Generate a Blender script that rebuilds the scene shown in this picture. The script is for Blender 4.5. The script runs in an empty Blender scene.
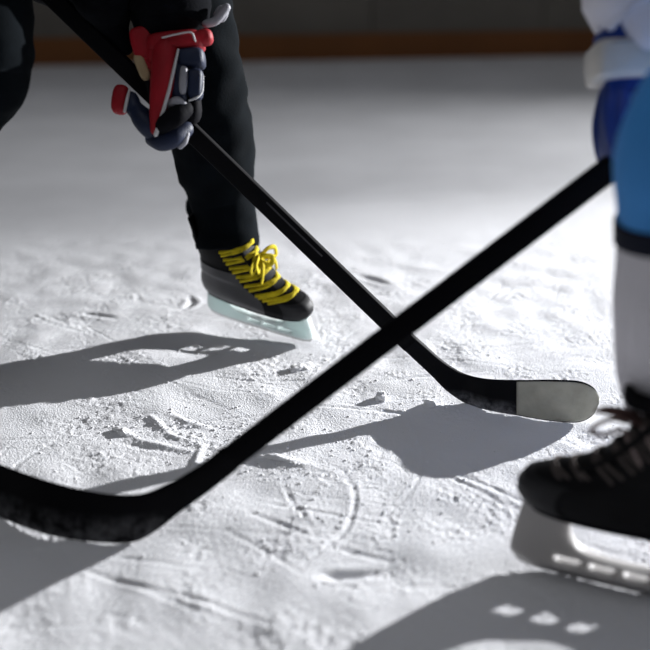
import bpy, bmesh, math, random
import numpy as np
from mathutils import Vector, Matrix, noise
C = bpy.context.scene.collection
V = Vector
PI = math.pi
random.seed(7)
rng = np.random.default_rng(11)

# ------------------------------------------------------------------ camera
cd = bpy.data.cameras.new('camera')
cam = bpy.data.objects.new('camera', cd); C.objects.link(cam)
cam.location = (0, 0, .85)
cam.rotation_euler = (PI/2 - math.atan(.404), 0, 0)
cd.sensor_width = 36; cd.lens = 36*1000/650
cd.clip_start = .05; cd.clip_end = 60
cd.dof.use_dof = True; cd.dof.focus_distance = 1.86; cd.dof.aperture_fstop = 1.75
bpy.context.scene.camera = cam
# ------------------------------------------------------------------ world, lamps, exposure
w = bpy.data.worlds.new('world'); bpy.context.scene.world = w; w.use_nodes = True
bg = w.node_tree.nodes['Background']
bg.inputs[0].default_value = (.93, .95, 1.0, 1); bg.inputs[1].default_value = .125

def spot(name, loc, target, power, angle, blend, radius, color=(1, 1, 1)):
    ld = bpy.data.lights.new(name, 'SPOT'); o = bpy.data.objects.new(name, ld); C.objects.link(o)
    o.location = loc
    o.rotation_euler = (V(target) - V(loc)).to_track_quat('-Z', 'Y').to_euler()
    ld.energy = power; ld.spot_size = math.radians(angle); ld.spot_blend = blend
    ld.shadow_soft_size = radius; ld.color = color
    return o
spot('rink_spotlight', (5.2, 5.0, 1.58), (-1.10, 1.06, 0), 3250, 29, 1.0, .035, (.98, .985, 1.0))
spot('rink_spotlight_spill', (5.2, 5.0, 1.58), (-.30, .35, 0), 1850, 95, 1.0, .035, (.98, .985, 1.0))
ld = bpy.data.lights.new('near_ice_fill', 'AREA'); ld.shape = 'DISK'; ld.size = 1.2; ld.energy = 9.5; ld.color = (.96, .97, 1.0)
o = bpy.data.objects.new('near_ice_fill', ld); C.objects.link(o); o.location = (.1, .7, 3.6)  # added soft overhead fill, lifts the shadows on the near ice
vs = bpy.context.scene.view_settings
vs.view_transform = 'Standard'; vs.look = 'None'; vs.gamma = 1; vs.use_curve_mapping = False
vs.exposure = 0

# ------------------------------------------------------------------ materials
def mat(name, col, rough=.6, spec=.5, bump=None, var=0, var_scale=20, metal=0, trans=0, sheen=0, col2=None, coat=0):
    m = bpy.data.materials.new(name); m.use_nodes = True
    nt = m.node_tree; b = nt.nodes['Principled BSDF']
    b.inputs['Base Color'].default_value = (*col, 1); b.inputs['Roughness'].default_value = rough
    b.inputs['Specular IOR Level'].default_value = spec; b.inputs['Metallic'].default_value = metal
    b.inputs['Transmission Weight'].default_value = trans
    b.inputs['Sheen Weight'].default_value = sheen; b.inputs['Coat Weight'].default_value = coat
    tc = nt.nodes.new('ShaderNodeTexCoord')
    if var or col2:
        n = nt.nodes.new('ShaderNodeTexNoise'); n.inputs['Scale'].default_value = var_scale
        n.inputs['Detail'].default_value = 6
        nt.links.new(tc.outputs['Object'], n.inputs['Vector'])
        r = nt.nodes.new('ShaderNodeValToRGB')
        r.color_ramp.elements[0].position = .35; r.color_ramp.elements[1].position = .68
        c2 = col2 or tuple(min(1, c*(1+var)) for c in col)
        c1 = col if col2 else tuple(c*(1-var) for c in col)
        r.color_ramp.elements[0].color = (*c1, 1); r.color_ramp.elements[1].color = (*c2, 1)
        nt.links.new(n.outputs['Fac'], r.inputs['Fac']); nt.links.new(r.outputs['Color'], b.inputs['Base Color'])
    if bump:
        n = nt.nodes.new('ShaderNodeTexNoise'); n.inputs['Scale'].default_value = bump[0]
        n.inputs['Detail'].default_value = 4
        nt.links.new(tc.outputs['Object'], n.inputs['Vector'])
        bp = nt.nodes.new('ShaderNodeBump'); bp.inputs['Strength'].default_value = 1
        bp.inputs['Distance'].default_value = bump[1]
        nt.links.new(n.outputs['Fac'], bp.inputs['Height']); nt.links.new(bp.outputs['Normal'], b.inputs['Normal'])
    return m
M = {}
M['ice'] = mat('snowy_ice', (.82, .825, .85), .8, .06, bump=(300, .0022), var=.06, var_scale=2.5)
M['snow'] = mat('snow', (.86, .865, .885), .8, .15, bump=(300, .0015))
M['boards'] = mat('board_concrete', (.15, .138, .12), .8, .2, var=.12, var_scale=1.7)
M['kick'] = mat('kickplate_orange', (.18, .066, .016), .6, .3, var=.1, var_scale=2)
M['cap'] = mat('cap_rail', (.25, .25, .26), .5)
M['black_cloth'] = mat('black_cloth', (.004, .0045, .006), .95, .04, bump=(220, .0008), var=.25, var_scale=30)
M['navy_cloth'] = mat('charcoal_trouser_cloth', (.003, .0045, .006), .95, .05, bump=(240, .0006), var=.25, var_scale=18)
M['boot'] = mat('boot_black', (.004, .004, .005), .6, .12, bump=(160, .0005), var=.3)
M['boot_side'] = mat('boot_grey_quarter', (.045, .045, .05), .42, .4, bump=(300, .0004), var=.2)
M['toe'] = mat('toe_cap_black', (.010, .010, .012), .55, .25)
M['plastic'] = mat('blade_holder_plastic', (.56, .635, .625), .3, .4, trans=0)
M['plastic_grey'] = mat('blade_holder_plastic_grey', (.40, .39, .385), .5, .25)
M['steel'] = mat('runner_steel', (.42, .41, .41), .4, metal=1)
M['yellow'] = mat('lace_yellow', (.56, .45, .014), .8, .2, bump=(900, .0006), var=.2, var_scale=60)
M['lace_white'] = mat('lace_white', (.42, .39, .36), .8, .2, bump=(900, .0006))
M['lace_pale'] = mat('lace_pale_brown', (.30, .24, .23), .85, .15)
M['lace_dark'] = mat('lace_dark', (.10, .085, .08), .85, .1)
M['tongue'] = mat('tongue_lining_maroon', (.13, .075, .068), .85, .2, bump=(300, .0006), var=.25)
M['stick'] = mat('stick_carbon_black', (.004, .004, .005), .7, .08)
M['stick_dark'] = mat('stick_black', (.002, .002, .003), .7, .05)
M['frost_blade'] = mat('blade_black_with_frost', (.0025, .0025, .0035), .75, .06, var_scale=60)
M['tape'] = mat('blade_tape_pale', (.40, .395, .335), .8, .2, bump=(160, .0006), var=.16, var_scale=26)
M['stripe'] = mat('shaft_painted_highlight', (.04, .04, .045), .5, .3)  # colour of the highlight painted along the far shaft
M['red'] = mat('glove_red', (.30, .006, .014), .6, .25, bump=(260, .0006), var=.15)
M['navy'] = mat('glove_navy', (.010, .017, .045), .55, .3, bump=(260, .0006), var=.2)
M['gblack'] = mat('glove_black', (.004, .004, .006), .75, .06, bump=(260, .0006))
M['piping'] = mat('glove_white_piping', (.55, .55, .56), .6)
M['gsilver'] = mat('glove_silver_pad', (.26, .26, .29), .5, bump=(200, .0006), var=.2)
M['tan'] = mat('glove_tan_palm', (.36, .27, .16), .8, .2, bump=(200, .0008), var=.15)
M['royal'] = mat('glove_royal_blue', (.012, .04, .22), .55, .35, bump=(230, .0006), var=.15)
M['cuffgrey'] = mat('glove_cuff_pale_grey', (.62, .60, .57), .7, .3, bump=(120, .0008), var=.06)
M['blue'] = mat('sock_blue', (.055, .29, .72), .7, .3, bump=(500, .0003), var=.06, var_scale=8)
M['sock_navy'] = mat('sock_dark_band', (.008, .01, .022), .8, .2, bump=(500, .0003))
M['sock_white'] = mat('sock_white', (.72, .70, .74), .85, .2, bump=(420, .0005), var=.05, var_scale=12)
M['jersey_white'] = mat('jersey_white', (.74, .73, .80), .85, .2, bump=(420, .0005), var=.05, var_scale=9)
M['skin'] = mat('skin', (.55, .34, .25), .55)
M['pants_blue'] = mat('trousers_blue', (.03, .15, .45), .75, .3, bump=(300, .0005))
M['helmet'] = mat('helmet_shell', (.02, .02, .025), .3, coat=.5)
M['helmet_w'] = mat('helmet_shell_white', (.75, .75, .78), .3, coat=.5)

for k in ('plastic', 'plastic_grey'):
    b = M[k].node_tree.nodes['Principled BSDF']
    b.inputs['Subsurface Weight'].default_value = .9; b.inputs['Subsurface Radius'].default_value = (1, 1, 1); b.inputs['Subsurface Scale'].default_value = .03
def frost(m, zmax, amount):
    # frost scuffed onto the lowest strip of the blade, in blotches of its own
    nt = m.node_tree; b = nt.nodes['Principled BSDF']
    tc = nt.nodes.new('ShaderNodeTexCoord'); sp = nt.nodes.new('ShaderNodeSeparateXYZ')
    nt.links.new(tc.outputs['Object'], sp.inputs[0])
    mr = nt.nodes.new('ShaderNodeMapRange')
    mr.inputs['From Min'].default_value = zmax; mr.inputs['From Max'].default_value = 0.0
    mr.inputs['To Min'].default_value = 0; mr.inputs['To Max'].default_value = 1
    nt.links.new(sp.outputs['Z'], mr.inputs['Value'])
    n = nt.nodes.new('ShaderNodeTexNoise'); n.inputs['Scale'].default_value = 38; n.inputs['Detail'].default_value = 8
    n.inputs['Roughness'].default_value = .7
    nt.links.new(tc.outputs['Object'], n.inputs['Vector'])
    r = nt.nodes.new('ShaderNodeValToRGB'); r.color_ramp.elements[0].position = .40; r.color_ramp.elements[1].position = .80
    nt.links.new(n.outputs['Fac'], r.inputs['Fac'])
    mu = nt.nodes.new('ShaderNodeMath'); mu.operation = 'MULTIPLY'
    nt.links.new(r.outputs['Color'], mu.inputs[0]); nt.links.new(mr.outputs[0], mu.inputs[1])
    m2 = nt.nodes.new('ShaderNodeMath'); m2.operation = 'MULTIPLY'; m2.inputs[1].default_value = amount
    nt.links.new(mu.outputs[0], m2.inputs[0])
    mx = nt.nodes.new('ShaderNodeMix'); mx.data_type = 'RGBA'
    mx.inputs[6].default_value = b.inputs['Base Color'].default_value; mx.inputs[7].default_value = (.55, .55, .58, 1)
    nt.links.new(m2.outputs[0], mx.inputs[0]); nt.links.new(mx.outputs[2], b.inputs['Base Color'])
frost(M['frost_blade'], .05, .42)
M['far_blade'] = mat('blade_black_scuffed', (.004, .004, .0055), .65, .1); frost(M['far_blade'], .03, .8)

# ------------------------------------------------------------------ mesh helpers
def catmull(P, n):
    P = np.array(P, float); 
    if P.ndim == 1: P = P[:, None]
    m = len(P); t = np.linspace(0, m-1, n); i = np.clip(t.astype(int), 0, m-2); u = (t-i)[:, None]
    g = lambda k: P[np.clip(k, 0, m-1)]
    p0, p1, p2, p3 = g(i-1), g(i), g(i+1), g(i+2)
    p0 = np.where((i == 0)[:, None], 2*p1-p2, p0); p3 = np.where((i == m-2)[:, None], 2*p2-p1, p3)
    return .5*((2*p1)+(-p0+p2)*u+(2*p0-5*p1+4*p2-p3)*u*u+(-p0+3*p1-3*p2+p3)*u**3)

class MB:
    def __init__(s): s.v = []; s.f = []; s.mi = []; s.cur = 0
    def rings(s, R, cap0=True, cap1=True):
        R = [np.asarray(r) for r in R]; n = len(R[0]); b = len(s.v)
        for r in R: s.v += [tuple(p) for p in r]
        for i in range(len(R)-1):
            for k in range(n):
                a = b+i*n+k; c = b+i*n+(k+1) % n
                s.f.append((a, c, c+n, a+n)); s.mi.append(s.cur)
        for cap, i, rev in ((cap0, 0, True), (cap1, len(R)-1, False)):
            if cap:
                ctr = len(s.v); s.v.append(tuple(R[i].mean(0)))
                for k in range(n):
                    a = b+i*n+k; c = b+i*n+(k+1) % n
                    s.f.append((c, a, ctr) if rev else (a, c, ctr)); s.mi.append(s.cur)
        return s
    def grid(s, G, close=False):
        G = np.asarray(G); ny, nx = G.shape[:2]; b = len(s.v)
        s.v += [tuple(p) for p in G.reshape(-1, 3)]
        for i in range(ny-1):
            for k in range(nx-1):
                a = b+i*nx+k
                s.f.append((a, a+1, a+1+nx, a+nx)); s.mi.append(s.cur)
        return s
    def tube(s, P, r, n=12, seg=10, round_ends=True, up=(0, 0, 1)):
        """loft along P; r: radius, (ra, rb) or list of either"""
        P = np.array(P, float); m = len(P)
        r = [r]*m if not isinstance(r, list) else r
        r = [(q, q) if not isinstance(q, (tuple, list)) else q for q in r]
        N = (m-1)*seg+1 if m > 1 else 1
        pts = catmull(P, N); rad = np.maximum(catmull(r, N), 1e-5)
        T = np.gradient(pts, axis=0); T /= np.linalg.norm(T, axis=1)[:, None]+1e-12
        u = np.array(up, float); R = []
        a = u-T[0]*u.dot(T[0])
        if np.linalg.norm(a) < 1e-4: a = np.array((1., 0, 0))-T[0]*T[0][0]
        a /= np.linalg.norm(a); th = np.linspace(0, 2*PI, n, endpoint=False)
        ends = []
        for i in range(N):
            a = a-T[i]*a.dot(T[i]); a /= np.linalg.norm(a); bb = np.cross(T[i], a)
            R.append(pts[i]+np.outer(np.cos(th)*rad[i, 0], a)+np.outer(np.sin(th)*rad[i, 1], bb)); ends.append((a, bb))
        if round_ends:
            h = []
            for ph in (80, 55, 30):
                q = math.radians(ph); a, bb = ends[0]; mr = min(rad[0])
                h.append(pts[0]-T[0]*mr*math.sin(q)+math.cos(q)*(R[0]-pts[0]))
            t = []
            for ph in (30, 55, 80):
                q = math.radians(ph); mr = min(rad[-1])
                t.append(pts[-1]+T[-1]*mr*math.sin(q)+math.cos(q)*(R[-1]-pts[-1]))
            R = h+R+t
        return s.rings(R)
    def pad(s, c, size, rot=None, e=.45, nu=20, nv=12):
        """soft rounded box"""
        pw = lambda x: math.copysign(abs(x)**e, x)
        R = []
        for j in range(1, nv):
            ph = -PI/2+PI*j/nv; ring = []
            for k in range(nu):
                t = 2*PI*k/nu
                p = V((size[0]*pw(math.cos(ph))*pw(math.cos(t)), size[1]*pw(math.cos(ph))*pw(math.sin(t)), size[2]*pw(math.sin(ph))))
                ring.append(tuple((rot @ p if rot else p)+V(c)))
            R.append(ring)
        return s.rings(R)
    def wrinkle(s, amp, scale, axis=None, seed=0):
        """push vertices along their outward direction by folded noise"""
        me = bpy.data.meshes.new('t'); me.from_pydata(s.v, [], s.f); me.update()
        sc = V(scale) if isinstance(scale, (tuple, list)) else V((scale,)*3)
        out = []
        for v in me.vertices:
            q = V((v.co.x*sc.x, v.co.y*sc.y, v.co.z*sc.z))+V((seed*3.1, seed*1.7, 0))
            d = noise.noise(q)+.5*noise.noise(q*2.1)
            out.append(tuple(v.co+v.normal*d*amp))
        s.v = out; bpy.data.meshes.remove(me); return s
    def build(s, name, mats, parent=None, smooth=True, loc=None):
        me = bpy.data.meshes.new(name); me.from_pydata(s.v, [], s.f); me.update()
        bm = bmesh.new(); bm.from_mesh(me); bmesh.ops.recalc_face_normals(bm, faces=bm.faces); bm.to_mesh(me); bm.free()
        for m in (mats if isinstance(mats, list) else [mats]): me.materials.append(m)
        if isinstance(mats, list):
            for p, i in zip(me.polygons, s.mi): p.material_index = i
        if smooth:
            for p in me.polygons: p.use_smooth = True
        o = bpy.data.objects.new(name, me); C.objects.link(o)
        attach(o, parent, loc); return o

def attach(o, parent, loc=None):
    """mesh data is written in world metres; move the origin to the parent's (or loc) and parent it"""
    if loc is not None:
        o.data.transform(Matrix.Translation(-V(loc))); o.location = loc
    if parent is not None:
        o.parent = parent
        pw_ = WORLD.get(parent.name, V((0, 0, 0)))
        if loc is None:
            o.data.transform(Matrix.Translation(-pw_)); WORLD[o.name] = pw_
        else:
            o.location = V(loc)-pw_; WORLD[o.name] = V(loc)
    elif loc is not None: WORLD[o.name] = V(loc)
WORLD = {}
def thing(name, label, cat, loc, group=None):
    o = bpy.data.objects.new(name, None); C.objects.link(o); o.location = loc; o.empty_display_size = .05
    WORLD[o.name] = V(loc)
    tag(o, label, cat, group); return o
def tag(o, label, cat, group=None):
    o['label'] = label; o['category'] = cat
    if group: o['group'] = group
def struct(o): o['kind'] = 'structure'; return o

def ribbon(mb, T, B, th, n=60, m=16, e=.45, grow=0.0):
    """solid strip between an upper edge T and a lower edge B with thickness th"""
    T = catmull(T, n); B = catmull(B, n); th = catmull(th, n)[:, 0]
    c = (T+B)/2; h = (T-B)/2; h = h*(1+grow)
    tan = np.gradient(c, axis=0)
    nr = np.cross(tan, h); ln = np.linalg.norm(nr, axis=1)
    for i in range(n):
        if ln[i] < 1e-9: nr[i] = nr[i-1] if i else nr[min(3, n-1)]
    nr /= np.linalg.norm(nr, axis=1)[:, None]+1e-12
    for i in range(1, n):
        if nr[i].dot(nr[i-1]) < 0: nr[i] = -nr[i]
    ang = np.linspace(0, 2*PI, m, endpoint=False)
    cs = np.sign(np.cos(ang))*np.abs(np.cos(ang))**e; sn = np.sign(np.sin(ang))*np.abs(np.sin(ang))**e
    return mb.rings([c[i]+np.outer(cs, h[i])+np.outer(sn, nr[i]*th[i]/2) for i in range(n)])

# ------------------------------------------------------------------ the ice
def band(ny, nx, step, lo, hi, ax=1.0):
    """band limited noise, wavelengths lo..hi metres, unit variance"""
    fy = np.fft.fftfreq(ny, step)[:, None]; fx = np.fft.fftfreq(nx, step)[None, :]*ax
    f = np.hypot(fx, fy); wgt = np.exp(-(f*lo)**2)*(1-np.exp(-(f*hi)**2))
    z = np.fft.ifft2(np.fft.fft2(rng.standard_normal((ny, nx)))*wgt).real
    return z/z.std()
ST = .0032
x0, x1, y0, y1 = -.90, .90, .93, 2.95
xd = np.arange(x0, x1, ST); yd = np.arange(y0, y1, ST); NX, NY = len(xd), len(yd)
XX, YY = np.meshgrid(xd, yd)
patch = np.clip(.55+.45*band(NY, NX, ST, .10, .5), .12, 1.5)
hz = .0011*band(NY, NX, ST, .10, .6) + .00030*band(NY, NX, ST, .018, .08)*patch + .00026*band(NY, NX, ST, .007, .020)*patch**1.5
hz += .00034*band(NY, NX, ST, .010, .05, ax=.28)*patch
def mark(pts, depth, width, berm=.5, side=0, n=0):
    """a skate cut: groove with snow thrown up along its edges; negative depth makes a ridge"""
    global hz
    P = np.array(pts, float)
    L = np.linalg.norm(np.diff(P, axis=0), axis=1).sum()
    q = catmull(P, max(8, int(L/.004)))
    pad_ = width*5
    ix = slice(max(0, int((q[:, 0].min()-pad_-x0)/ST)), max(0, int((q[:, 0].max()+pad_-x0)/ST)+1))
    iy = slice(max(0, int((q[:, 1].min()-pad_-y0)/ST)), max(0, int((q[:, 1].max()+pad_-y0)/ST)+1))
    X, Y = XX[iy, ix], YY[iy, ix]
    if X.size == 0: return
    best = np.full(X.shape, 9.); prof = np.zeros(X.shape)
    for k, p in enumerate(q):
        d = np.hypot(X-p[0], Y-p[1]); s = k/(len(q)-1)
        upd = d < best; best = np.where(upd, d, best)
        prof = np.where(upd, math.sin(PI*min(max(s, .02), .98))**.7, prof)
    g = np.exp(-(best/width)**2); b = np.exp(-((best-2.0*width)/(width*.9))**2)
    hz[iy, ix] += prof*(-depth*g+abs(depth)*berm*.7*b)
for k in range(190):
    px, py = rng.uniform(x0, x1), rng.uniform(y0, y1)
    a = rng.normal(PI*.96, .45) if k % 4 else rng.uniform(0, PI)
    ln = rng.uniform(.05, .45); cv = rng.normal(0, 1.3)
    pts = [(px+ln*t*math.cos(a+cv*t*ln), py+ln*t*math.sin(a+cv*t*ln)) for t in np.linspace(0, 1, 6)]
    mark(pts, rng.uniform(.0003, .0011), rng.uniform(.0025, .0045), .5)
# the cuts and ridges one can pick out
mark([(.030, 1.445), (.046, 1.40), (.046, 1.345), (.030, 1.28), (-.007, 1.229), (-.042, 1.173)], .0017, .0040, .6)
mark([(-.070, 1.43), (-.055, 1.37), (-.036, 1.325), (-.010, 1.254)], .0013, .0038, .6)
mark([(-.155, 1.285), (-.09, 1.23), (-.035, 1.175)], .0012, .004, .5)
mark([(.000, 1.245), (.05, 1.222), (.11, 1.200)], .0014, .005, .6)
mark([(-.006, 1.170), (.03, 1.171), (.082, 1.181)], .0075, .0085, .2)
mark([(-.10, 1.36), (.0, 1.325), (.09, 1.30)], .0014, .004, .5)
mark([(-.12, 1.33), (-.06, 1.29), (-.01, 1.26)], .0016, .005, .5)
mark([(-.36, 1.60), (-.33, 1.565), (-.28, 1.54), (-.22, 1.52)], -.0030, .007, .0)
mark([(-.355, 1.625), (-.325, 1.65), (-.29, 1.60), (-.25, 1.55)], -.0034, .0065, .0)
mark([(-.30, 1.67), (-.25, 1.63), (-.20, 1.60)], -.0026, .007, .0)
mark([(-.27, 1.60), (-.23, 1.57), (-.17, 1.545)], -.0022, .006, .0)
mark([(-.31, 1.59), (-.25, 1.565), (-.20, 1.53)], -.0024, .006, .0)
mark([(-.39, 1.565), (-.31, 1.535), (-.24, 1.515)], .0014, .006, .3)
mark([(-.215, 1.555), (-.22, 1.48), (-.235, 1.42)], -.004, .006, .0)
mark([(-.15, 1.50), (-.08, 1.49), (-.005, 1.462)], -.0034, .009, .0)
mark([(-.20, 1.535), (-.15, 1.53), (-.12, 1.51)], -.0022, .008, .0)
mark([(.078, 2.45), (.12, 2.42), (.164, 2.373)], .004, .010, .5)
mark([(-.575, 2.182), (-.53, 2.168), (-.475, 2.145)], .003, .008, .5)
mark([(-.33, 2.29), (-.318, 2.25), (-.335, 2.215), (-.36, 2.21)], .005, .008, .6)
mark([(.10, 2.18), (.20, 2.17), (.30, 2.165)], .0014, .006, .4)
mark([(.22, 1.70), (.205, 1.685), (.19, 1.69)], -.0038, .010, .0)
for (a, b) in (((.10, 1.80), (.34, 1.86)), ((.16, 1.83), (.42, 1.80)), ((.02, 1.72), (.26, 1.60)), ((-.06, 1.70), (.18, 1.66)), ((.12, 1.52), (.30, 1.33)), ((.16, 1.50), (.36, 1.30)), ((-.42, 1.22), (-.12, 1.06)), ((-.30, 1.16), (-.05, 1.05))):
    mark([a, ((a[0]+b[0])/2+.004, (a[1]+b[1])/2+.006), b], .0014, .0045, .5)
edge = np.minimum(np.minimum(XX-x0, x1-XX), np.minimum(YY-y0, (y1-YY)*.16))
hz *= np.clip(edge/.08, 0, 1)
hz -= .001
def ice_z(x, y):
    i = int(round((y-y0)/ST)); k = int(round((x-x0)/ST))
    return float(hz[i, k]) if 0 <= i < NY and 0 <= k < NX else -.001
xo = np.concatenate([np.linspace(-9, x0-.02, 40), xd, np.linspace(x1+.02, 9, 40)])
yo = np.concatenate([np.linspace(-3, y0-.02, 12), yd, np.linspace(y1+.02, 9.5, 60)])
ZZ = np.full((len(yo), len(xo)), -.001); ZZ[12:12+NY, 40:40+NX] = hz
gx, gy = np.meshgrid(xo, yo); co = np.stack([gx, gy, ZZ], -1).reshape(-1, 3)
nx, ny = len(xo), len(yo)
ii = (np.arange(ny-1)[:, None]*nx+np.arange(nx-1)[None, :]).reshape(-1)
fc = np.stack([ii, ii+1, ii+1+nx, ii+nx], -1)
me = bpy.data.meshes.new('floor')
me.vertices.add(len(co)); me.vertices.foreach_set('co', co.ravel())
me.loops.add(fc.size); me.loops.foreach_set('vertex_index', fc.ravel())
me.polygons.add(len(fc)); me.polygons.foreach_set('loop_start', np.arange(0, fc.size, 4)); me.polygons.foreach_set('loop_total', np.full(len(fc), 4))
me.update(calc_edges=True); me.polygons.foreach_set('use_smooth', np.ones(len(fc), bool))
me.materials.append(M['ice'])
fl = bpy.data.objects.new('floor', me); C.objects.link(fl); struct(fl)

# ------------------------------------------------------------------ rink boards at the back
wa, wb = V((-1.687, 6.523, 0)), V((1.813, 7.035, 0))
wd = (wb-wa).normalized(); wn = V((wd.y, -wd.x, 0))
def wallbox(mb, s0, s1, z0_, z1_, front, back):
    c = []
    for (s, f) in ((s0, front), (s1, front), (s1, back), (s0, back)):
        p = wa+wd*s+wn*f; c.append((p.x, p.y))
    mb.rings([[(x, y, z0_) for x, y in c], [(x, y, z1_) for x, y in c]])
mb = MB()
for k in range(-6, 9): wallbox(mb, k*1.17-.32, (k+1)*1.17-.328, 0.0, 1.06, 0, -.05)
wallbox(mb, -7.4, 10.2, 0, 1.05, -.03, -.12)
struct(mb.build('wall_back', M['boards'], smooth=False))
mb = MB(); wallbox(mb, -7.4, 10.2, 0, .168, .014, -.002)
struct(mb.build('baseboard_back', M['kick'], smooth=False))
mb = MB(); wallbox(mb, -7.4, 10.2, 1.06, 1.10, .02, -.13)
struct(mb.build('trim_1', M['cap'], smooth=False))

# ------------------------------------------------------------------ skates
def profile(polys, half, bevel):
    """extrude x-z outlines (first outer, rest holes) to +-half in y"""
    cu = bpy.data.curves.new('p', 'CURVE'); cu.dimensions = '2D'; cu.fill_mode = 'BOTH'
    cu.extrude = half-bevel; cu.bevel_depth = bevel; cu.bevel_resolution = 1; cu.offset = -bevel
    for pl in polys:
        sp = cu.splines.new('POLY'); sp.points.add(len(pl)-1); sp.use_cyclic_u = True
        for p, q in zip(sp.points, pl): p.co = (q[0], q[1], 0, 1)
    ob = bpy.data.objects.new('p', cu); C.objects.link(ob)
    me = bpy.data.meshes.new_from_object(ob.evaluated_get(bpy.context.evaluated_depsgraph_get()))
    C.objects.unlink(ob); bpy.data.objects.remove(ob)
    me.transform(Matrix.Rotation(PI/2, 4, 'X')); return me
def closed(P, n): 
    P = list(P); q = catmull(P[-2:]+P+P[:2], (len(P)+3)*n+1)
    return [tuple(a) for a in q[2*n:(len(P)+2)*n]]
SOLE = .058
BOOT = [  # z, back x, front x, half width
    (.058, .012, .246, .026), (.062, .006, .258, .031), (.075, .002, .266, .037), (.088, .000, .266, .039), (.100, .001, .258, .039),
    (.108, .003, .238, .038), (.114, .005, .214, .037), (.122, .006, .196, .036), (.134, .008, .180, .036), (.146, .009, .167, .036), (.160, .008, .154, .036),
    (.176, .005, .142, .037), (.192, .002, .131, .038), (.206, -.001, .124, .038), (.210, .000, .122, .036)]
_B = np.array(BOOT)
def boot_at(z):
    return [np.interp(z, _B[:, 0], _B[:, j]) for j in (1, 2, 3)]
def boot_ring(z, th, grow=0.0):
    b, f, wv = boot_at(z); c = (b+f)/2; a = (f-b)/2+grow
    cs = np.cos(th); sn = np.sin(th)
    x = c+a*np.sign(cs)*np.abs(cs)**.85
    taper = np.interp(x, [b, b+.05, f-.05, f], [.78, .82, 1.0, 1.0]) if z < .125 else 1.0
    y = (wv+grow)*np.sign(sn)*np.abs(sn)**.72*taper
    return np.stack([x, y, np.full_like(x, z)], -1)
def instep(t):
    z = np.interp(t, [0, .25, 1], [.109, .120, .207]); return boot_at(z)[1], z
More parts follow.
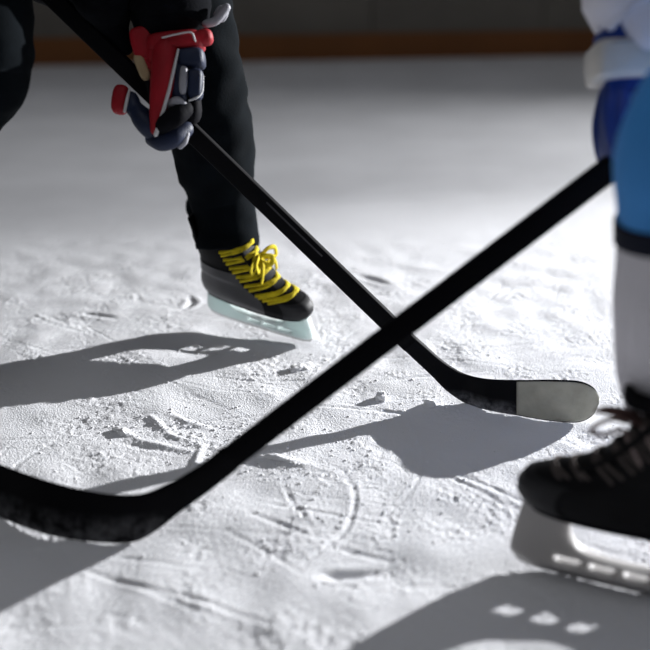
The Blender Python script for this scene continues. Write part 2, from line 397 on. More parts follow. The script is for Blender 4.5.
def make_skate(lace_mat, tongue_mat, bow, label, quarter=None):
    th = np.linspace(0, 2*PI, 48, endpoint=False)
    zs = catmull([r[0] for r in BOOT], 53)[:, 0]
    mb = MB(); mb.rings([boot_ring(z, th) for z in zs])
    boot = mb.build('ice_skate', M['boot']); boot['label'] = label
    def part(b, name, m, **k):
        o = b.build(name, m, **k); o.parent = boot; return o
    # quarter panel round the heel and the side
    if quarter:
        mb = MB(); tq = np.linspace(PI*.42, PI*1.58, 40); G = []
        for z in np.linspace(.060, .150, 16):
            r = boot_ring(z, tq, .0018); G.append(r)
        mb.grid(G); part(mb, 'heel_quarter', quarter)
    # toe cap
    mb = MB(); G = []
    for z in np.linspace(.060, .104, 12):
        G.append(boot_ring(z, np.linspace(-PI*.30, PI*.30, 30), .0022))
    mb.grid(G); part(mb, 'toe_cap', M['toe'])
    # sole plate
    mb = MB(); mb.rings([boot_ring(.0585, th, .002)+np.array((0, 0, dz)) for dz in (-.004, .003)]); part(mb, 'outsole', M['gblack'])
    # tendon guard
    mb = MB(); G = []
    for z in np.linspace(.19, .245, 8):
        s_ = (z-.19)/.055; r = boot_ring(min(z, .209), np.linspace(PI*(.70+.12*s_), PI*(1.30-.12*s_), 16), .001)
        r[:, 2] = z; r[:, 0] -= .008*s_**2; G.append(r)
    Gi = [g*np.array((1, .92, 1))+np.array((.006, 0, 0)) for g in G]
    mb.rings([np.concatenate([a, b[::-1]]) for a, b in zip(G, Gi)]); part(mb, 'tendon_guard', M['boot'])
    # tongue, leaning forward above the collar
    mb = MB(); pts = []
    for t in np.linspace(.05, .88 if bow else 1, 8): x, z = instep(t); pts.append((x-.004, 0, z+.001))
    pts += [(.122, 0, .203)] if bow else [(.138, 0, .209), (.154, 0, .212), (.160, 0, .218)]
    w_ = [.018, .021, .023, .024, .025, .026, .027, .028, .026] if bow else [.018, .021, .023, .024, .025, .026, .027, .029, .033, .036, .034]
    mb.tube(pts, [(.0055, q) for q in w_], n=16, seg=4, up=(1, 0, .6)); part(mb, 'tongue', tongue_mat)
    # laces: rows crossing the instep, then a bow
    mb = MB()
    rows = 7
    for k in range(rows):
        t0 = .02+(.92 if bow else .9)*k/(rows-1); t1 = min(1, t0+.07)
        for sgn in (-1, 1):
            P = []
            for u in np.linspace(-1, 1, 7):
                tt = t0+(t1-t0)*(u*sgn*.5+.5); x, z = instep(tt)
                hw = (.038 if bow else .031)+.002*tt
                P.append((x+.0055-.020*u*u-(.028 if bow else .010)*u**4, u*hw, z+.005-.008*u*u-.006*u**4))
            mb.tube(P, [(.0015, .0042 if bow else .0022)]*7, n=8, seg=3, up=(1, 0, .7))
    x, z = instep(.72 if bow else .66)
    K = np.array((x+.010, 0, z+.010))
    if bow:
        mb.pad(K, (.008, .009, .007), e=.8)
        for sgn in (-1, 1):
            mb.tube([K, K+(.010, sgn*.018, .012), K+(.014, sgn*.036, .004), K+(.016, sgn*.034, -.014), K+(.011, sgn*.016, -.008), K], [(.002, .0052)]*6, n=8, seg=6, up=(1, 0, .4))
            mb.tube([K, K+(.014, sgn*.012, -.004), K+(.020, sgn*.024, -.022), K+(.018, sgn*.030, -.044)], [(.002, .005)]*4, n=8, seg=6, up=(1, 0, .4))
        mb.tube([K, K+(.008, -.030, .010), K+(.010, -.050, .002), K+(.010, -.046, -.012), K+(.008, -.020, -.008), K], [(.002, .005)]*6, n=8, seg=6, up=(1, 0, .4))
        mb.tube([K, K+(.016, -.006, .012), K+(.024, .006, .004), K+(.024, .004, -.014), K+(.014, -.004, -.012), K], [(.002, .005)]*6, n=8, seg=6, up=(0, 1, .4))
        mb.tube([K, K+(.004, -.02, .016), K+(.004, -.03, .000), K+(.012, -.012, -.014), K+(.016, .008, -.012)], [(.002, .005)]*5, n=8, seg=6, up=(1, 0, .4))
    part(mb, 'laces', lace_mat)
    if not bow:
        mb = MB()
        for t in (.60, .75, .90):
            x, z = instep(t)
            mb.tube([(x+.006, .004, z+.006), (x-.002, -.018, z+.001), (x-.016, -.034, z-.010)], [(.0016, .0026)]*3, n=8, seg=5, up=(1, 0, .6))
            mb.tube([(x+.006, -.004, z+.006), (x-.002, .018, z+.001), (x-.016, .034, z-.010)], [(.0016, .0026)]*3, n=8, seg=5, up=(1, 0, .6))
        mb.tube([K, K+(.014, .010, .006), K+(.028, .016, .000), K+(.034, .018, -.009), K+(.020, .013, -.012), K+(.004, .004, -.006)], [(.002, .0038)]*6, n=8, seg=6, up=(0, 0, 1))
        q = MB(); q.tube([K+(-.012, 0, .006), K+(.006, .004, .012), K+(.022, .008, .014), K+(.032, .010, .012)], [(.003, .016), (.003, .014), (.0025, .009), (.002, .003)], n=12, seg=5, up=(0, 0, 1))
        part(q, 'tongue_flap', M['tongue'])['label'] = 'dull brown tip of the tongue'
        part(mb, 'lace_loops', M['lace_pale'])['label'] = 'loose whitish upper lace loops'
    # blade holder: two pedestals, a bridge along the runner, one big and three small windows
    outer = closed([(.016, .060), (.060, .060), (.098, .060), (.135, .060), (.170, .060), (.215, .060), (.255, .060),
                    (.264, .050), (.270, .036), (.268, .024), (.255, .016), (.220, .0125), (.135, .0115), (.050, .0125), (.016, .018), (.006, .030), (.008, .046)], 4)
    return boot, part, outer
def finish_skate(boot, part, outer, holder_mat, slots, drop=0.0):
    """drop: how much further than SOLE the boot stands above the runner"""
    def fit(me):
        top = SOLE+drop
        for v in me.vertices:
            z = v.co.z
            v.co.z = (z*.86 if z < .0355 else .03053+(z-.0355)*(top-.03053)/(SOLE-.0355))-drop
        me.update()
    me = profile([outer]+slots, .0080, .0020)
    fit(me)
    for p in me.polygons: p.use_smooth = False
    o = bpy.data.objects.new('blade_holder', me); C.objects.link(o); me.materials.clear(); me.materials.append(holder_mat); o.parent = boot
    run = [(.004, .020), (.010, .008), (.030, .0025), (.070, .0006), (.135, 0.0), (.200, .0006), (.240, .0025), (.262, .009), (.268, .021), (.262, .024), (.200, .016), (.070, .016), (.012, .024)]
    me = profile([run], .0018, .0003); fit(me); me.materials.clear(); me.materials.append(M['steel'])
    o = bpy.data.objects.new('runner', me); C.objects.link(o); o.parent = boot
def slot(xa, xb, za, zb, sk=.004):
    return closed([(xa, za), ((xa+xb)/2, za), (xb, za), (xb+sk, (za+zb)/2), (xb+sk, zb), ((xa+xb)/2+sk, zb), (xa+sk, zb), (xa, (za+zb)/2)], 3)
def place(boot, heel, direction, pitch, roll, parent, scale=1.0, drop=0.0):
    d = V(direction).normalized(); z = V((0, 0, 1)); y = z.cross(d)
    R = Matrix((d, y, z)).transposed().to_4x4()
    boot.matrix_local = Matrix.Translation(V(heel)-WORLD[parent.name]) @ R @ Matrix.Rotation(math.radians(pitch), 4, 'Y') @ Matrix.Rotation(math.radians(roll), 4, 'X') @ Matrix.Scale(scale, 4) @ Matrix.Translation((0, 0, drop))
    boot.parent = parent

SLOTS = [slot(.112, .137, .0225, .0315), slot(.149, .175, .0225, .0315), slot(.187, .214, .0235, .0325)]
BIG = closed([(.066, .050), (.076, .041), (.100, .0370), (.140, .0362), (.176, .0375), (.196, .041), (.204, .048), (.196, .0560), (.135, .0570), (.076, .0560)], 4)

# ------------------------------------------------------------------ bodies
def skin_body(chains, name, parent, m):
    """one continuous figure grown over connected joints; chains: list of [(key, co, r), ...]"""
    idx = {}; co = []; rad = []; ed = []
    for ch in chains:
        prev = None
        for it in ch:
            key = it if isinstance(it, str) else it[0]
            if key not in idx:
                idx[key] = len(co); co.append(V(it[1])-WORLD[parent.name]); rad.append(it[2])
            if prev is not None: ed.append((prev, idx[key]))
            prev = idx[key]
    me = bpy.data.meshes.new(name); me.from_pydata(co, ed, [])
    o = bpy.data.objects.new(name, me); C.objects.link(o); o.parent = parent
    md = o.modifiers.new('skin', 'SKIN'); md.use_smooth_shade = True
    for i, r in enumerate(rad): me.skin_vertices[0].data[i].radius = (r, r)
    me.skin_vertices[0].data[0].use_root = True
    sb = o.modifiers.new('sub', 'SUBSURF'); sb.levels = sb.render_levels = 2
    dg = bpy.context.evaluated_depsgraph_get(); m2 = bpy.data.meshes.new_from_object(o.evaluated_get(dg))
    o.modifiers.clear(); o.data = m2; m2.materials.clear(); m2.materials.append(m)
    for p in m2.polygons: p.use_smooth = True
    return o

# ================================================================== skater in black
pb = thing('person', 'skater in black trousers leaning over, red and navy glove, yellow skate laces', 'person', (-.42, 1.98, 0))
HIP_L, HIP_R = V((-0.319, 2.14, 0.819)), V((-0.63, 1.9, 0.842))
PEL = (HIP_L+HIP_R)/2+V((0, 0, .03))
CHEST = PEL+V((.16, -.20, .26)); NECK = PEL+V((.25, -.30, .36)); HEAD = PEL+V((.33, -.38, .46))
SH_L, SH_R = CHEST+V((.09, .12, .04)), CHEST+V((-.12, -.10, .04))
WR_L, WR_R = V((-0.273, 1.83, 0.672)), V((-.62, 1.86, .815))
EL_L, EL_R = V((-.33, 1.93, .87)), V((-.72, 1.84, .98))
LEG_L = [(-0.207, 2.045, 0.204), (-0.209, 2.055, 0.245), (-0.22, 2.07, 0.315), (-0.229, 2.03, 0.418), (-0.232, 2.0, 0.498), (-0.243, 2.0, 0.57), (-0.261, 2.04, 0.651), (-0.319, 2.14, 0.819)]
KN_R = V((-0.54, 1.66, 0.632)); AN_R = V((-.84, 1.80, .15))
skin_body([[('pel', PEL, .09), ('spine', (PEL+CHEST)/2, .095), ('chest', CHEST, .105), ('neck', NECK, .045), ('jaw', (NECK+HEAD)/2+V((.01, -.01, 0)), .06), ('head', HEAD, .075), ('crown', HEAD+V((.01, -.01, .06)), .06)],
           ['pel', ('hl', HIP_L, .075), ('kl', V(LEG_L[4])+V((0, 0, -.01)), .05), ('al', V((-.215, 2.135, .15)), .034)],
           ['pel', ('hr', HIP_R, .075), ('kr', KN_R, .05), ('ar', AN_R, .034)],
           ['chest', ('sl', SH_L, .055), ('el', EL_L, .042), ('wl', WR_L, .028), ('pl', V((-0.275, 1.79, 0.6)), .022)],
           ['chest', ('sr', SH_R, .055), ('er', EL_R, .042), ('wr', WR_R, .028), ('prr', V((-.56, 1.87, .81)), .026)]], 'body', pb, M['skin'])
mb = MB()
mb.tube(LEG_L, [(.064, .066), (.066, .067), (.072, .069), (.080, .084), (.078, .082), (.082, .084), (.088, .088), (.105, .105)], n=40, seg=10, up=(0, 1, 0), round_ends=False)
mb.tube([(-0.286, 2.13, 0.246), (-0.292, 2.13, 0.269), (-0.282, 2.12, 0.3)], [.014, .014, .010], n=12, seg=6)
mb.tube([tuple(V(AN_R)+V((.01, -.01, .02))), tuple(KN_R.lerp(AN_R, .80)), tuple(KN_R.lerp(AN_R, .50)), tuple(KN_R.lerp(AN_R, .24)), tuple(KN_R.lerp(AN_R, .10)), (-0.549, 1.66, 0.632), (-0.555, 1.69, 0.685), (-0.63, 1.9, 0.842)],
        [.050, .052, .049, .050, .064, .073, .077, .105], n=40, seg=10, up=(0, 1, 0))
mb.tube([tuple(HIP_L), tuple(PEL), tuple(HIP_R)], [(.11, .11), (.13, .12), (.11, .11)], n=32, seg=8)
mb.wrinkle(.007, (13, 13, 20), seed=3)
mb.build('trousers', M['navy_cloth'], pb)
# jersey: trunk, sleeves
mb = MB()
mb.tube([tuple(PEL+V((-.02, .02, -.03))), tuple((PEL+CHEST)/2), tuple(CHEST), tuple(NECK)], [(.15, .14), (.15, .135), (.15, .13), (.07, .07)], n=40, seg=8)
mb.tube([tuple(SH_L), tuple(EL_L), (-0.28, 1.85, 0.721), (-0.277, 1.835, 0.681)], [.095, .080, .076, .064], n=32, seg=8)
mb.tube([tuple(SH_R), tuple(EL_R), tuple(WR_R)], [.085, .072, .058], n=32, seg=8)
mb.tube([(-0.394, 1.86, 0.819), (-0.385, 1.8, 0.741), (-0.371, 1.83, 0.685), (-0.353, 1.83, 0.644)], [(.050, .06), (.046, .05), (.032, .03), (.014, .012)], n=28, seg=8)
mb.wrinkle(.008, 16, seed=5)
mb.build('jersey', M['black_cloth'], pb)
mb = MB(); mb.pad((-0.182, 1.83, 0.699), (.012, .010, .014), Matrix.Rotation(.5, 3, 'Y'), e=.7)
mb.tube([(-0.206, 1.8, 0.685), (-0.189, 1.81, 0.69), (-0.172, 1.82, 0.71)], [.007, .008, .008], n=10, seg=5)
o = mb.build('sleeve_edge_highlight', M['gsilver'], pb); o['label'] = 'pale grey highlight on the edge of the black sleeve'  # pale pieces put in for the lit edge of the sleeve
mb = MB(); mb.pad(HEAD+V((-.005, .005, .045)), (.095, .105, .085), e=.8); mb.build('helmet', M['helmet'], pb)

boot, part, outer = make_skate(M['yellow'], M['boot'], True, 'black ice skate with bright yellow laces', M['boot_side'])
finish_skate(boot, part, outer, M['plastic'], SLOTS+[BIG], .009)
place(boot, (-0.265, 2.12, 0.025), (.88, -.47, 0), 5.5, 15, pb, 1.02, .009)
def copy_skate(src, parent, heel, direction, scale, drop):
    c = src.copy(); C.objects.link(c)
    for ch in src.children:
        d = ch.copy(); C.objects.link(d); d.parent = c
    place(c, heel, direction, 0, 0, parent, scale, drop)
copy_skate(boot, pb, (-.94, 1.83, 0), (.85, -.52, 0), 1.0, .009)

# ================================================================== gloves
RX = V((1, 0, 0)); UX = V((0, .3746, .927)); CX = V((0, -.927, .3746))
class Glove:
    def __init__(s, ref, refpx, k): s.ref = V(ref); s.p0 = refpx; s.k = k
    def at(s, x, y, d=0): return s.ref+RX*(x-s.p0[0])*s.k-UX*(y-s.p0[1])*s.k+CX*d*s.k
    def pad(s, mb, x, y, w_, h_, dpt=14, d=0, a=0, e=.42, yaw=0):
        B = Matrix((RX, UX, CX)).transposed() @ Matrix.Rotation(math.radians(a), 3, 'Z') @ Matrix.Rotation(math.radians(yaw), 3, 'Y')
        return mb.pad(s.at(x, y, d), (w_/2*s.k, h_/2*s.k, dpt/2*s.k), B, e)
    def roll(s, mb, pts, r, n=14, seg=6): return mb.tube([tuple(s.at(*p)) for p in pts], [q*s.k for q in r] if isinstance(r, list) else r*s.k, n=n, seg=seg, up=tuple(CX))
g = Glove((-0.277, 1.755, 0.579), (165, 90), .00172)
mb = MB()   # palm and inner lining, black
g.pad(mb, 172, 84, 52, 78, 34, d=-16, a=6)
g.pad(mb, 150, 66, 24, 50, 24, d=-22, a=20)
glove = mb.build('hockey_glove', M['gblack'], pb); glove['label'] = 'red and navy hockey glove gripping the black stick'
def gp(name, m, fn, lab=None):
    b = MB(); fn(b); o = b.build(name, m, glove)
    if lab: o['label'] = lab
    return o
def cuff(b):
    g.pad(b, 176, 43, 58, 20, 44, d=-4, a=6, e=.5)
    g.pad(b, 205, 38, 18, 16, 22, d=2, a=10, e=.75)
    g.pad(b, 160, 52, 24, 28, 30, d=-2, a=-8, e=.5)
gp('cuff', M['red'], cuff, 'red padded glove cuff')
gp('cuff_flare', M['red'], lambda b: (g.pad(b, 143, 44, 22, 34, 14, d=2, a=14, e=.5), g.pad(b, 150, 60, 14, 24, 12, d=1, a=24, e=.5)), 'red flared wing of the cuff')
def thumb(b): g.roll(b, [(167, 52, 8), (166, 72, 11), (164, 92, 13), (160, 114, 12), (157, 132, 9)], [(8, 12), (9, 13), (8.5, 11.5), (7, 8.5), (5, 5)] and [13, 13, 11.5, 8.5, 5])
gp('thumb', M['red'], thumb, 'long red thumb')
gp('thumb_piping', M['piping'], lambda b: g.roll(b, [(181, 54, 17), (177, 75, 20), (172, 97, 21), (165, 120, 18), (158, 137, 12)], [1.2, 1.6, 1.8, 2.2, 2.4], n=8), 'white piping down the thumb')
gp('cuff_piping', M['piping'], lambda b: g.roll(b, [(166, 43, 20), (180, 40, 21), (194, 38, 20), (198, 46, 18)], 0.9, n=8), 'white piping across the cuff')
gp('palm_patch', M['tan'], lambda b: g.pad(b, 143, 68, 11, 28, 10, d=4, a=22, e=.6), 'tan palm leather')
gp('back_pad', M['navy'], lambda b: g.pad(b, 192, 60, 28, 20, 30, d=2, a=4, e=.5), 'navy pad below the cuff')
gp('back_pad', M['navy'], lambda b: g.pad(b, 197, 86, 15, 30, 24, d=6, a=-3, e=.5), 'navy pad over the knuckles')
gp('back_pad', M['navy'], lambda b: g.pad(b, 182, 84, 16, 38, 24, d=4, a=-6, e=.5), 'dark navy pad beside the thumb')
gp('silver_pad', M['gsilver'], lambda b: g.pad(b, 186, 84, 8, 28, 10, d=16, a=-3, e=.6), 'silver grey finger pad')
gp('pad_piping', M['piping'], lambda b: g.roll(b, [(192, 104, 16), (199, 101, 15), (204, 94, 12), (205, 78, 10)], [1.0, 1.2, 1.0, .6], n=8), 'white piping round the knuckle pad')
gp('index_pad', M['gsilver'], lambda b: (g.roll(b, [(171, 108, 12), (179, 105, 16), (186, 108, 14)], [3.5, 5, 4])), 'grey index finger pad')
gp('finger', M['gblack'], lambda b: g.roll(b, [(186, 112, 10), (178, 120, 16), (168, 126, 14), (160, 130, 6)], [9, 10, 9, 7]))
gp('finger', M['navy'], lambda b: g.roll(b, [(184, 128, -8), (174, 138, 0), (162, 142, 0), (152, 138, -6)], [9, 10, 9.5, 8]))
gp('finger', M['navy'], lambda b: g.roll(b, [(166, 134, -12), (152, 130, 0), (142, 120, 2), (136, 110, -2)], [9, 10, 9.5, 8]))
gp('finger', M['navy'], lambda b: g.roll(b, [(154, 122, -16), (143, 116, -4), (134, 108, -4), (130, 98, -6)], [9, 9.5, 9, 8]))
gp('fingertip', M['red'], lambda b: g.pad(b, 119, 98, 17, 30, 22, d=-8, a=-8, e=.65), 'red fingertip with white trim')
gp('fingertip_piping', M['piping'], lambda b: g.roll(b, [(130, 90, 2), (128, 100, 4), (125, 112, 2)], [1.2, 1.7, 1.5], n=8), 'white trim beside the red fingertip')
gp('wrist_tab', M['gsilver'], lambda b: g.roll(b, [(180, 146, -4), (184, 141, -2), (187, 134, -2)], [3, 4, 3]), 'pale tab at the heel of the hand')

# ================================================================== skater in blue and white
pw = thing('person', 'skater in blue sock with white lower band, white jersey sleeve and royal blue glove', 'person', (.70, 1.12, 0))
AN = V((.470, 1.150, .13)); KN = V((0.415, 1.12, 0.627)); HPV = V((.80, 1.28, .83)); HPB = V((.88, 1.02, .83)); PW = (HPV+HPB)/2+V((.02, 0, .04))
CHW = PW+V((-.24, .07, .24)); NKW = PW+V((-.36, .10, .32)); HDW = PW+V((-.47, .13, .40))
SHV, SHB = CHW+V((-.02, .16, .05)), CHW+V((-.02, -.16, .05))
WRV = V((0.421, 1.41, 0.7)); ELV = V((.58, 1.40, .95)); ELB = V((.70, .98, .84)); WRB = V((.72, 1.18, .83))
skin_body([[('pel', PW, .09), ('spine', (PW+CHW)/2, .095), ('chest', CHW, .105), ('neck', NKW, .045), ('jaw', (NKW+HDW)/2, .06), ('head', HDW, .075), ('crown', HDW+V((-.01, 0, .06)), .06)],
           ['pel', ('hv', HPV, .075), ('kv', KN, .046), ('cv', KN.lerp(AN, .6)+V((.0, .025, 0)), .032), ('av', AN, .022)],
           ['pel', ('hb', HPB, .075), ('kb', V((.86, .92, .46)), .048), ('ab', V((1.02, .98, .13)), .034)],
           ['chest', ('sv', SHV, .055), ('ev', ELV, .042), ('wv', WRV, .024), ('pv', V((0.416, 1.4, 0.604)), .02)],
           ['chest', ('sb', SHB, .055), ('eb', ELB, .042), ('wb', WRB, .028), ('pbb', WRB+V((-.03, .05, -.01)), .026)]], 'body', pw, M['skin'])
SL = [(0.473, 1.185, 0.228), (0.462, 1.18, 0.27), (0.44, 1.16, 0.347), (0.422, 1.14, 0.422), (0.412, 1.125, 0.499), (0.41, 1.125, 0.525)]
SR = [(.030, .064), (.034, .068), (.050, .071), (.062, .0705), (.067, .067), (.066, .066)]
mb = MB(); mb.tube(SL, SR, n=40, seg=8, up=(0, 1, 0), round_ends=False); mb.wrinkle(.003, (18, 18, 12), seed=2)
o = mb.build('sock', M['sock_white'], pw); o['label'] = 'white lower band of the hockey sock'
mb = MB(); mb.tube([(0.412, 1.125, 0.503), (0.409, 1.125, 0.531)], [.0715, .0715], n=40, seg=6, up=(0, 1, 0), round_ends=False); mb.build('sock_stripe', M['sock_navy'], pw)['label'] = 'dark navy stripe round the sock'
mb = MB()
mb.tube([(0.41, 1.125, 0.522), (0.406, 1.12, 0.558), (0.405, 1.115, 0.597), (0.416, 1.115, 0.634), (0.444, 1.13, 0.66), tuple(KN+V((.16, .05, .08))), tuple(HPV)], [.066, .070, .078, .081, .083, .092, .10], n=40, seg=10, up=(0, 1, 0), round_ends=False)
mb.wrinkle(.003, (12, 12, 9), seed=4); mb.build('sock_upper', M['blue'], pw)['label'] = 'bright blue sock over the knee'
mb = MB(); mb.tube([tuple(HPV), tuple(PW), tuple(HPB)], [.115, .13, .115], n=32, seg=8)
mb.tube([tuple(HPB), (.86, .90, .60), (.86, .92, .46), (.93, .94, .30), (1.00, .975, .20)], [.11, .10, .085, .072, .062], n=32, seg=8, up=(0, 1, 0))
mb.wrinkle(.006, 14, seed=8); mb.build('trousers', M['pants_blue'], pw)
mb = MB()
mb.tube([tuple(PW+V((.03, 0, -.02))), tuple((PW+CHW)/2), tuple(CHW), tuple(NKW)], [(.15, .15), (.15, .15), (.14, .15), (.07, .07)], n=40, seg=8)
mb.tube([tuple(SHV), tuple(ELV), (0.417, 1.4, 0.783), (0.422, 1.39, 0.745), (0.428, 1.38, 0.726)], [.085, .080, .066, .060, .050], n=36, seg=8)
mb.tube([tuple(SHB), tuple(ELB), tuple(WRB)], [.085, .075, .055], n=32, seg=8)
mb.wrinkle(.007, 18, seed=6); mb.build('jersey', M['jersey_white'], pw)
mb = MB(); mb.pad(HDW+V((.01, 0, .045)), (.105, .095, .085), e=.8); mb.build('helmet', M['helmet_w'], pw)
boot, part, outer = make_skate(M['lace_dark'], M['boot'], False, 'black ice skate with loose whitish laces')
finish_skate(boot, part, outer, M['plastic_grey'], SLOTS+[BIG], .030)
place(boot, (0.565, 1.072, 0), (-.92, .39, 0), 0, 0, pw, 1.21, .030)
copy_skate(boot, pw, (1.09, .95, 0), (-.93, .36, 0), 1.21, .030)

g = Glove((0.394, 1.345, 0.616), (620, 110), .00138)
mb = MB(); g.pad(mb, 627, 112, 42, 96, 50, d=-16, a=-3, e=.5)
glove = mb.build('hockey_glove', M['royal'], pw); glove['label'] = 'royal blue hockey glove with a pale grey cuff'
gp('cuff_roll', M['cuffgrey'], lambda b: g.pad(b, 628, 62, 71, 38, 62, d=-8, a=4, e=.28), 'pale grey padded cuff band')
gp('cuff_seam', M['gsilver'], lambda b: g.roll(b, [(597, 52, 18), (610, 50, 23.5), (628, 48.5, 24), (650, 46.5, 23)], .8, n=8), 'grey seam along the cuff band')
gp('gauntlet', M['royal'], lambda b: g.pad(b, 624, 38, 48, 26, 56, d=-8, a=10, e=.5), 'royal blue gauntlet above the band')
gp('cuff_rim', M['jersey_white'], lambda b: g.roll(b, [(597, 33, 6), (606, 29, 14), (618, 26, 20), (630, 24, 22)], [3.2, 3.4, 3.4, 3], n=12), 'white rim of the gauntlet')
gp('finger', M['royal'], lambda b: g.roll(b, [(612, 86, 0), (609, 110, 6), (611, 134, 6), (616, 154, 2)], [8, 9, 8.5, 7]))
gp('finger', M['royal'], lambda b: g.roll(b, [(620, 94, 4), (617, 118, 10), (619, 146, 10), (622, 166, 6)], [8.5, 9.5, 9, 7.5]))
gp('finger', M['royal'], lambda b: g.roll(b, [(632, 96, 2), (631, 124, 8), (630, 154, 10), (628, 180, 4)], [8.5, 9.5, 9, 7.5]))
gp('finger', M['royal'], lambda b: g.roll(b, [(644, 98, -4), (644, 128, 0), (640, 156, 2), (636, 184, 0)], [8.5, 9.5, 9, 7.5]))
gp('thumb', M['royal'], lambda b: g.roll(b, [(614, 90, -28), (611, 118, -34), (613, 146, -34), (619, 164, -28)], [8, 9, 8, 7]))

# ================================================================== sticks
sf = thing('hockey_stick', 'black hockey stick with pale taped blade, held in the red and navy glove', 'hockey stick', (0.252, 1.704, 0.0))
FT = [(0.493, 1.618, 0.057), (0.481, 1.621, 0.075), (0.455, 1.628, 0.084), (0.407, 1.64, 0.081), (0.352, 1.662, 0.07), (0.3, 1.682, 0.063), (0.267, 1.708, 0.059), (0.242, 1.712, 0.071), (0.215, 1.712, 0.091), (0.186, 1.712, 0.118), (0.16, 1.712, 0.142)]
FB = [(0.492, 1.612, 0.046), (0.483, 1.615, 0.02), (0.459, 1.622, 0.003), (0.413, 1.634, 0.0), (0.356, 1.656, 0.0), (0.309, 1.676, 0.0), (0.268, 1.708, -0.0), (0.231, 1.712, 0.024), (0.198, 1.712, 0.059), (0.167, 1.712, 0.09), (0.14, 1.712, 0.117)]
TH = [.003, .005, .006, .0065, .007, .008, .010, .013, .017, .020, .021]
mb = MB(); ribbon(mb, FT, FB, TH, n=110); mb.build('blade', M['far_blade'], sf)['label'] = 'black blade with frosty scuffs near the heel'
mb = MB(); ribbon(mb, FT[:5], FB[:5], [q+.0022 for q in TH[:5]], n=50, grow=-.045); mb.build('blade_tape', M['tape'], sf)['label'] = 'pale greenish grey tape round the toe of the blade'
ft, fb = V(FT[-1]), V(FB[-1]); c0 = (ft+fb)/2; c1 = V((-0.474, 1.84, 0.722)); dr = (c1-c0).normalized(); hv = (ft-fb)/2
hv = hv-dr*hv.dot(dr); hv = hv.normalized()*.0162
end = c0+dr*1.12
mb = MB(); ribbon(mb, [c0-dr*.012+hv, c0+dr*.4+hv, end+hv], [c0-dr*.012-hv, c0+dr*.4-hv, end-hv], [.021, .021, .021], n=40, e=.3)
mb.build('shaft', M['stick'], sf)
nrm = dr.cross(hv).normalized()
if nrm.y > 0: nrm = -nrm
off = nrm*.0106+hv*.35; u_ = hv.normalized()*.0016
mb = MB(); a, b = c0+dr*.22+off, c0+dr*.36+off
ribbon(mb, [a+u_, (a+b)/2+u_, b+u_], [a-u_, (a+b)/2-u_, b-u_], [.0008]*3, n=10); mb.build('shaft_highlight', M['stripe'], sf)['label'] = 'thin grey highlight painted on the shaft'  # grey strip painted in as the highlight along the shaft
mb = MB(); ribbon(mb, [end-dr*.03+hv*1.2, end+hv*1.2], [end-dr*.03-hv*1.2, end-hv*1.2], [.027, .027], n=8, e=.5); mb.build('butt_end', M['gblack'], sf)

sn = thing('hockey_stick', 'all black hockey stick in front, its shaft crossing over the other stick', 'hockey stick', (-0.267, 1.254, 0.0))
NT = [(-0.6, 1.355, 0.067), (-0.585, 1.352, 0.094), (-0.548, 1.342, 0.104), (-0.492, 1.324, 0.088), (-0.42, 1.281, 0.089), (-0.364, 1.262, 0.084), (-0.312, 1.254, 0.079), (-0.266, 1.258, 0.077), (-0.228, 1.262, 0.091), (-0.198, 1.262, 0.109), (-0.171, 1.262, 0.128), (-0.148, 1.262, 0.149)]
NB = [(-0.599, 1.347, 0.054), (-0.59, 1.344, 0.033), (-0.558, 1.334, 0.016), (-0.5, 1.316, -0.0), (-0.427, 1.273, 0.0), (-0.37, 1.254, -0.0), (-0.317, 1.246, 0.0), (-0.281, 1.25, 0.0), (-0.248, 1.262, 0.014), (-0.21, 1.262, 0.047), (-0.165, 1.262, 0.084), (-0.126, 1.262, 0.118)]
TH = [.003, .005, .006, .007, .007, .007, .008, .009, .011, .015, .019, .021]
mb = MB(); ribbon(mb, NT, NB, TH, n=120); mb.build('blade', M['frost_blade'], sn)
ft, fb = V(NT[-1]), V(NB[-1]); c0 = (ft+fb)/2; c1 = V((0.384, 1.33, 0.54)); dr = (c1-c0).normalized(); hv = (ft-fb)/2
hv = hv-dr*hv.dot(dr); hv = hv.normalized()*.0166
end = c0+dr*1.05
mb = MB(); ribbon(mb, [c0-dr*.012+hv, c0+dr*.4+hv, end+hv], [c0-dr*.012-hv, c0+dr*.4-hv, end-hv], [.021, .021, .021], n=40, e=.3)
mb.build('shaft', M['stick_dark'], sn)
mb = MB(); ribbon(mb, [end-dr*.03+hv*1.2, end+hv*1.2], [end-dr*.03-hv*1.2, end-hv*1.2], [.027, .027], n=8, e=.5); mb.build('butt_end', M['gblack'], sn)

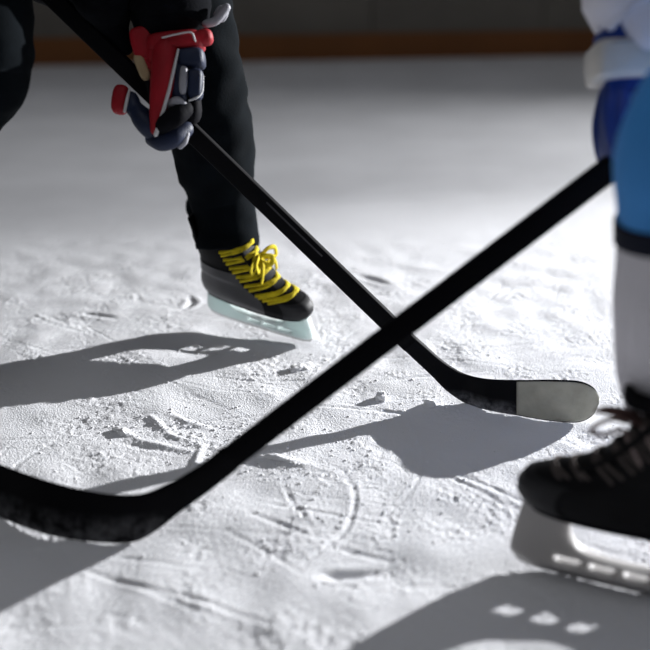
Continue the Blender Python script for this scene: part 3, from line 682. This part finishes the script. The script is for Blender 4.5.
# ================================================================== loose snow
def clump(x, y, sx, sy, sz, rot, label, seed):
    mb = MB(); mb.pad((0, 0, 0), (sx, sy, sz), e=1.0, nu=32, nv=16); 
    out = []
    for p in mb.v:
        q = V(p); d = noise.noise(q*80+V((seed*5, 0, 0)))*.5+noise.noise(q*190+V((0, seed*3, 0)))*.3
        q = q*(1+d); q.z = max(q.z, -.35*sz); out.append(tuple(q))
    mb.v = out
    o = mb.build('snow_clump', M['snow']); o.location = (x, y, ice_z(x, y)+.2*sz); o.rotation_euler = (0, 0, rot)
    tag(o, label, 'snow', 'loose lumps of snow on the ice')
clump(.106, 1.728, .013, .012, .012, .3, 'rounded snow lump between the two crossing sticks, left of the taped blade', 1)
clump(-.050, 1.868, .026, .016, .007, .4, 'flat crumbly snow lump near the toe of the yellow laced skate', 2)
clump(-.365, 1.592, .020, .010, .0055, 2.6, 'snow lump at the left end of the scraped ridges behind the black blade', 3)
clump(-.085, 1.492, .034, .009, .0045, -.25, 'long snow ridge lying just behind the front stick shaft', 4)
clump(.196, 1.692, .014, .009, .009, 2.2, 'small snow spike just below the heel of the taped stick blade', 5)
# fine shavings scattered around: too many to count
mb = MB()
def chip(x, y, r):
    z = ice_z(x, y); q = V((random.uniform(.7, 1.4), random.uniform(.7, 1.4), random.uniform(.5, .9)))*r
    a = random.uniform(0, PI); R = []
    for (zz, k) in ((-.3, .8), (.35, 1), (1, .35)):
        R.append([(x+q.x*k*math.cos(t+a), y+q.y*k*math.sin(t+a), z+q.z*zz) for t in (0, 1.2, 2.6, 3.7, 5.1)])
    mb.rings(R)
for (cx, cy, sx, sy, n) in ((-.28, 1.60, .09, .05, 130), (-.08, 1.48, .10, .03, 90), (-.05, 1.87, .05, .03, 60), (0, 1.5, .6, .35, 500), (.2, 1.75, .12, .08, 60), (-.02, 1.25, .08, .08, 80)):
    for _ in range(n): chip(random.gauss(cx, sx), random.gauss(cy, sy), random.uniform(.0010, .0030))
o = mb.build('ice_shavings', M['snow']); o['kind'] = 'stuff'; o['label'] = 'fine snow shavings scattered over the ice'; o['category'] = 'snow'
